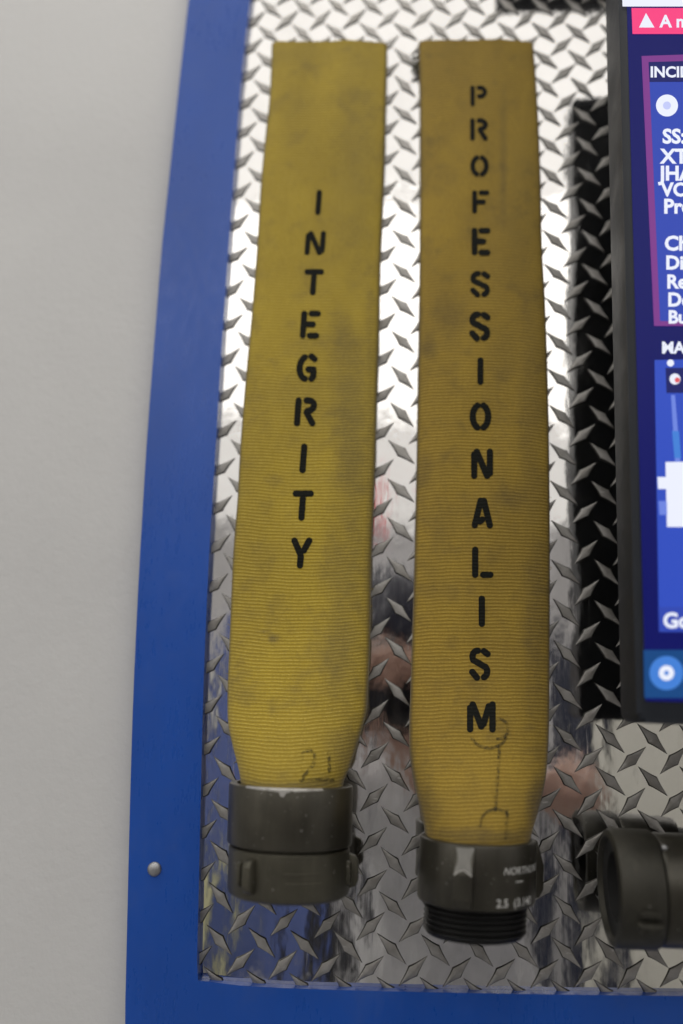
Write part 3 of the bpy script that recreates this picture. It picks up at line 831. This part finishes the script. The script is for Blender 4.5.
sl = P(644.0, 640, YF); dxs = sl.x - MX(0, sl.z, 0).x; zs0 = P(643, 701, YF).z
G_NAVY = glow('screen_navy', (0.004, 0.006, 0.115)); G_BLUE = glow('screen_blue', (0.034, 0.068, 0.44))
G_PINK = glow('screen_pink', (0.95, 0.06, 0.23)); G_WHITE = glow('screen_white', (0.85, 0.88, 1.0))
G_PURP = glow('screen_purple', (0.21, 0.045, 0.26)); G_DEEP = glow('screen_deep', (0.012, 0.016, 0.13)); G_TEAL = glow('screen_teal', (0.010, 0.065, 0.22))
G_SKY = glow('screen_sky', (0.06, 0.22, 0.68)); G_ROAD = glow('screen_road', (0.16, 0.24, 0.75)); G_LBLUE = glow('screen_map', (0.034, 0.080, 0.52)); G_RED = glow('screen_red', (0.75, 0.10, 0.12))
bm = bmesh.new(); slab(bm, dxs, WID-dxs, zs0, ZT-0.02, YF-0.0006, YF+0.001, 0.0008, 0)
screen = mon_child(from_bm('screen', bm, G_NAVY))
LAY = 0.00025
def S(px, py, k): return P(px, py, YF-0.0008-LAY*k)
def scr_obj(name, v, f, m):
    o = from_py(name, v, f, m); o.parent = screen; o.matrix_parent_inverse = screen.matrix_parent_inverse.copy() @ Matrix.Translation(Vector((0, 0, 0)))
    o.matrix_parent_inverse = screen.matrix_world.inverted() if False else Matrix.Identity(4)
    return o
# the screen object sits at the world origin (its parent inverse cancels the monitor's location), so children need none
XR = 760
def rect(name, xa_, xb_, ya, yb, k, m, sh=0.035):
    # vertical sides lean with the perspective of the panel
    def X(x, y): return x + sh*(y-(ya+yb)/2)
    v = [S(X(xa_, ya), ya, k), S(xb_ if xb_ >= 700 else X(xb_, ya), ya, k), S(xb_ if xb_ >= 700 else X(xb_, yb), yb, k), S(X(xa_, yb), yb, k)]
    return scr_obj(name, v, [(0, 1, 2, 3)], m)
def disc(name, cx, cy, r, k, m, rin=0.0, n=32):
    v, f = [], []
    for i in range(n):
        a = 2*math.pi*i/n
        v.append(S(cx+r*math.cos(a), cy+r*math.sin(a), k)); v.append(S(cx+rin*math.cos(a), cy+rin*math.sin(a), k))
    for i in range(n):
        j = (i+1) % n; f.append((2*i, 2*j, 2*j+1, 2*i+1))
    return scr_obj(name, v, f, m)
def stext(name, txt, px, py, size, k, m, bold=0.0):       # px, py: left end of the base line; size: pixel height of the type
    o0 = S(px, py, k); ex = (S(px+10, py, k)-o0)/10; ez = (S(px, py-10, k)-o0)/10
    me = text_mesh(txt, size, bold*size)
    v = [o0 + ex*q.co.x + ez*q.co.y for q in me.vertices]; f = [tuple(p.vertices) for p in me.polygons]
    bpy.data.meshes.remove(me)
    return scr_obj(name, v, f, m)
rect('title_bar', 622, XR, -30, 6.5, 1, G_WHITE, 0.03)
rect('alert_banner', 632, XR, 8, 34, 1, G_PINK, 0.04)
v = [S(646, 13, 2), S(654.5, 27.5, 2), S(639, 27.5, 2)]; scr_obj('warning_icon', v, [(0, 1, 2)], G_WHITE)
stext('alert_text', 'A new', 660, 27, 17, 2, G_WHITE, 0.03)
def quad(name, pts, k, m): return scr_obj(name, [S(x, y, k) for x, y in pts], [tuple(range(len(pts)))], m)
quad('panel_outline', [(641.5, 56), (XR, 52), (XR, 326), (654, 326)], 1, G_PURP)
quad('panel_header', [(648.5, 62), (XR, 59), (XR, 82), (649.5, 82)], 2, G_DEEP)
quad('panel_body', [(649.5, 82), (XR, 80), (XR, 321), (660, 321)], 2, G_BLUE)
stext('header_text', 'INCIDENT', 650, 77, 15, 3, G_WHITE, 0.03)
disc('badge', 667, 105.5, 11, 3, G_WHITE); disc('badge_mark', 667, 105.5, 4, 4, glow('screen_pale', (0.55, 0.6, 0.95)))
for txt, x, y, s in (('SS:', 662.5, 143, 20), ('XT(', 661, 163, 20), ('JHA', 660, 180, 20), ('VO', 661.5, 196, 19), ('Pre', 663.5, 213, 20), ('Ch', 664.5, 250, 20), ('Di', 665.5, 269, 19), ('Re', 666.5, 288, 19), ('De', 667.5, 306, 19), ('Bu', 668, 323, 18)):
    stext('incident_text', txt, x, y, s, 3, G_WHITE, 0.035)
stext('map_label', 'MAP', 661.5, 353, 16, 2, G_WHITE, 0.035)
quad('map_panel', [(654.5, 360), (XR, 358), (XR, 632), (659, 632)], 1, G_LBLUE)
disc('map_dot', 670.5, 363, 3.5, 2, G_WHITE)
quad('map_key', [(665.5, 368), (XR, 367), (XR, 393), (666.5, 393)], 2, G_DEEP)
disc('map_pin', 675, 379, 5.5, 3, G_WHITE); disc('map_pin_mark', 677.3, 380, 2.6, 4, G_RED)
quad('map_road', [(671, 395), (675, 395), (680.5, 462), (675, 462)], 2, G_ROAD)
quad('map_road', [(672, 431), (679, 431), (681, 458), (674.5, 458)], 3, G_SKY)
quad('map_card', [(665.5, 462), (XR, 461), (XR, 527), (667, 527)], 3, G_WHITE)
quad('map_tab', [(657.5, 477), (666, 477), (666.3, 489), (658, 489)], 3, G_WHITE)
quad('map_tab', [(658.5, 501), (667, 501), (667.3, 515), (659.5, 515)], 3, G_ROAD)
quad('map_footer', [(658.3, 607), (XR, 607), (XR, 632), (659, 632)], 2, G_BLUE)
stext('footer_text', 'Go', 663, 627.5, 21, 3, G_WHITE, 0.035)
quad('tool_bar', [(643.5, 650), (XR, 650), (XR, 698), (644.5, 698)], 1, G_TEAL)
disc('tool_button', 666.5, 673, 17, 2, G_SKY); disc('tool_ring', 666.5, 673, 7.6, 3, G_WHITE, 2.4)

# ------------------------------------------------------------------ black box above, mirrored at the plate's top edge
bm = bmesh.new()
box(bm, (0.087, -0.10, CAM.z+0.692), (0.60, -0.0002, CAM.z+0.785), 0.004)
tag(from_bm('equipment_box', bm, PLASTIC), 'black box high on the plate above the hoses, mirrored at its top edge', 'box')

# ------------------------------------------------------------------ made-up lockers and box, added to colour the plate's reflection
def prop_locker(x, wd, h, c, nm):
    root = empty('prop_locker', (x, -4.6, 0))
    m = plain(nm, c, 0.45)
    bm = bmesh.new(); box(bm, (0, 0, 0), (wd, -0.5, h), 0.01)
    from_bm('carcass', bm, m, root)
    for k in range(2):
        bm = bmesh.new(); box(bm, (0.02+k*wd/2, 0.018, 0.06), (wd/2-0.02+k*wd/2, 0.001, h-0.04), 0.004); from_bm('door', bm, m, root)
    return root
tag(prop_locker(-2.3, 1.22, 1.75, (0.62, 0.62, 0.60), 'pale_prop'), 'pale grey locker across the bay, faintly mirrored in the plate', 'prop_locker')
tag(prop_locker(-1.04, 0.56, 1.98, (0.09, 0.13, 0.34), 'blue_prop'), 'blue locker across the bay, faintly mirrored in the plate', 'prop_locker')
tag(prop_locker(-0.44, 0.18, 1.55, (0.03, 0.03, 0.035), 'dark_prop'), 'narrow dark locker across the bay, faintly mirrored in the plate', 'prop_locker')
tag(prop_locker(0.90, 0.20, 1.95, (0.02, 0.025, 0.05), 'navy_prop'), 'narrow navy locker across the bay, faintly mirrored in the plate', 'prop_locker')
tag(prop_locker(1.14, 1.25, 1.75, (0.64, 0.63, 0.57), 'ivory_prop'), 'wide ivory locker across the bay, faintly mirrored in the plate', 'prop_locker')
bm = bmesh.new(); box(bm, (-1.36, -4.58, 0), (-0.98, -4.2, 0.70), 0.01)
tag(from_bm('prop_crate', bm, plain('olive_prop', (0.50, 0.49, 0.30), 0.6)), 'pale olive crate on the bay floor, faintly mirrored in the plate', 'prop_crate')
bm = bmesh.new(); box(bm, (-0.155, -4.53, 2.46), (-0.088, -4.50, CEIL-0.0005), 0.004)  # stand-in added for an unidentified red reflection between the hoses
tag(from_bm('reflection_strip', bm, plain('red_strip', (0.85, 0.02, 0.05), 0.8)), 'added narrow red banner high across the bay, mirrored between the hoses', 'reflection_strip')

# ------------------------------------------------------------------ the photographer, who shows in the plate
SKIN = plain('skin', (0.44, 0.27, 0.20), 0.5, 0, 0.08, 30); NAVY = plain('grey_shirt', (0.55, 0.55, 0.56), 0.85, 0, 0.2, 20); TROUSER = plain('dark_trousers', (0.02, 0.02, 0.024), 0.9); HAIR = plain('navy_cap', (0.012, 0.013, 0.026), 0.6, 0, 0.3, 60)
SHOE = plain('boot_leather', (0.012, 0.011, 0.010), 0.5)
def person():
    root = tag(empty('person', (0, -1.0, 0)), 'person in navy cap and grey top holding a black camera, mirrored in the plate', 'person')
    V, E, RAD = [], [], []
    def add(p, r, prev=None):
        V.append(p); RAD.append(r)
        if prev is not None: E.append((prev, len(V)-1))
        return len(V)-1
    cx = 0.085
    pelvis = add((cx, -1.02, 0.93), (0.155, 0.115))
    belly = add((cx, -1.03, 1.08), (0.145, 0.105), pelvis)
    chest = add((cx, -1.02, 1.25), (0.165, 0.115), belly)
    top = add((cx, -1.0, 1.37), (0.115, 0.085), chest)
    hx = -0.004
    neck = add((0.03, -0.97, 1.45), (0.055, 0.055), top)
    jaw = add((hx, -0.935, 1.52), (0.062, 0.075), neck)
    head = add((hx, -0.935, 1.60), (0.074, 0.092), jaw)
    crown = add((hx, -0.945, 1.67), (0.060, 0.075), head)
    for sx in (-1, 1):
        sh = add((cx+sx*0.165, -1.0, 1.345), (0.062, 0.062), top)
        el = add((0.325, -0.87, 1.37) if sx > 0 else (-0.235, -0.90, 1.36), (0.044, 0.044), sh)
        if sx > 0:                                        # this hand carries the lens from below
            wr = add((0.048, -0.800, 1.372), (0.028, 0.028), el)
            pm = add((0.022, -0.752, 1.425), (0.030, 0.020), wr)
            ch_ = [[(-0.026, -0.728, 1.440), (-0.038, -0.727, 1.462), (-0.036, -0.731, 1.482)], [(-0.008, -0.722, 1.434), (-0.020, -0.716, 1.446), (-0.028, -0.717, 1.458)],
                   [(0.012, -0.722, 1.432), (0.004, -0.714, 1.444), (-0.002, -0.712, 1.455)], [(0.030, -0.726, 1.436), (0.026, -0.716, 1.448), (0.020, -0.713, 1.458)]]
            th = [(0.046, -0.738, 1.455), (0.044, -0.732, 1.485)]
        else:                                             # this one lies over the top, fingers hanging in front
            wr = add((-0.092, -0.815, 1.500), (0.027, 0.027), el)
            pm = add((-0.046, -0.765, 1.568), (0.030, 0.020), wr)
            ch_ = [[(-0.040, -0.735, 1.575), (-0.041, -0.722, 1.555), (-0.040, -0.722, 1.533)], [(-0.019, -0.737, 1.583), (-0.018, -0.722, 1.563), (-0.018, -0.720, 1.538)],
                   [(0.002, -0.740, 1.584), (0.006, -0.724, 1.566), (0.006, -0.722, 1.542)], [(0.020, -0.748, 1.580), (0.027, -0.730, 1.566), (0.029, -0.727, 1.546)]]
            th = [(-0.056, -0.785, 1.545), (-0.040, -0.790, 1.530)]
        for c_ in ch_:
            a = pm
            for q, p in enumerate(c_): a = add(p, (0.0094-0.0008*q,)*2, a)
        a = pm
        for q, p in enumerate(th): a = add(p, (0.0108-0.001*q,)*2, a)
        hp = add((cx+sx*0.09, -1.02, 0.86), (0.088, 0.09), pelvis)
        kn = add((cx+sx*0.11, -1.0, 0.49), (0.058, 0.06), hp)
        an = add((cx+sx*0.12, -1.03, 0.10), (0.040, 0.042), kn)
        add((cx+sx*0.13, -0.92, 0.045), (0.042, 0.034), an)
    me = bpy.data.meshes.new('body_base'); me.from_pydata(V, E, []); me.update()
    o = bpy.data.objects.new('body_base', me); col.objects.link(o)
    md = o.modifiers.new('skin', 'SKIN'); md.use_smooth_shade = True
    for i, sv in enumerate(me.skin_vertices[0].data): sv.radius = RAD[i]; sv.use_root = (i == 0)
    o.modifiers.new('sub', 'SUBSURF').levels = 2
    dg = bpy.context.evaluated_depsgraph_get(); dg.update()
    m2 = bpy.data.meshes.new_from_object(o.evaluated_get(dg)); bpy.data.objects.remove(o)
    m2.materials.clear()
    for m in (NAVY, SKIN, TROUSER, SHOE): m2.materials.append(m)
    for p in m2.polygons:
        c = p.center
        fore = False
        for sx in (-1, 1):
            e0 = Vector((0.325, -0.87, 1.37)) if sx > 0 else Vector((-0.235, -0.90, 1.36)); e1 = Vector((0.048, -0.80, 1.372)) if sx > 0 else Vector((-0.092, -0.815, 1.50))
            t_ = (c-e0).dot(e1-e0)/(e1-e0).length_squared
            if t_ > -0.05 and (c-(e0+(e1-e0)*t_)).length < 0.075 and c.y > -0.945: fore = True
            if t_ > 1 and c.y > -0.82: fore = True
        if c.z > 1.43 or fore: p.material_index = 1
        elif c.z < 0.095: p.material_index = 3
        elif c.z < 0.95: p.material_index = 2
    m2.shade_smooth()
    b = link('body', m2); b.parent = root; b.matrix_parent_inverse = Matrix.Translation(-root.location)
    bm = bmesh.new()
    bmesh.ops.create_uvsphere(bm, u_segments=28, v_segments=18, radius=1.0)
    for v in bm.verts:
        lo = 1.0 if v.co.y < 0.25 else 0.0
        z = v.co.z if v.co.z > -0.15 or v.co.y < 0 else -0.15
        if v.co.y > 0.2 and v.co.z < -0.2: v.co = Vector((v.co.x*0.80, v.co.y*0.55, -0.2)); z = -0.2
        v.co = Vector((hx+v.co.x*0.088, -0.952+v.co.y*0.112, 1.632+z*0.122))
    h = from_bm('cap', bm, HAIR, None, 60); h.parent = root; h.matrix_parent_inverse = Matrix.Translation(-root.location)
    for sx in (-1, 1):
        bm = bmesh.new(); bmesh.ops.create_uvsphere(bm, u_segments=12, v_segments=8, radius=0.011)
        for v in bm.verts: v.co += Vector((hx+sx*0.031, -0.855, 1.595))
        e = from_bm('eye', bm, PRINT, None, 60); e.parent = root; e.matrix_parent_inverse = Matrix.Translation(-root.location)
    bm = bmesh.new(); bmesh.ops.create_uvsphere(bm, u_segments=12, v_segments=8, radius=1)
    for v in bm.verts: v.co = Vector((hx+v.co.x*0.014, -0.848+v.co.y*0.018, 1.562+v.co.z*0.024))
    e = from_bm('nose', bm, SKIN, None, 60); e.parent = root; e.matrix_parent_inverse = Matrix.Translation(-root.location)
person()
pc = tag(empty('photo_camera', (0, -0.76, 1.5)), 'black camera held by the person, its lens mirrored between the two hoses', 'camera')
bm = bmesh.new(); box(bm, (-0.066, -0.775, 1.452), (0.066, -0.735, 1.535), 0.008); child(from_bm('camera_body', bm, PLASTIC, None, 40), pc)
bm = bmesh.new(); lathe(bm, [(0.001, -0.722), (0.020, -0.720), (0.027, -0.711), (0.031, -0.708), (0.033, -0.709), (0.034, -0.736)], lambda x, y, h: Vector((x, h, 1.5+y)), 48)
child(from_bm('lens', bm, BLACKR, None, 30), pc)
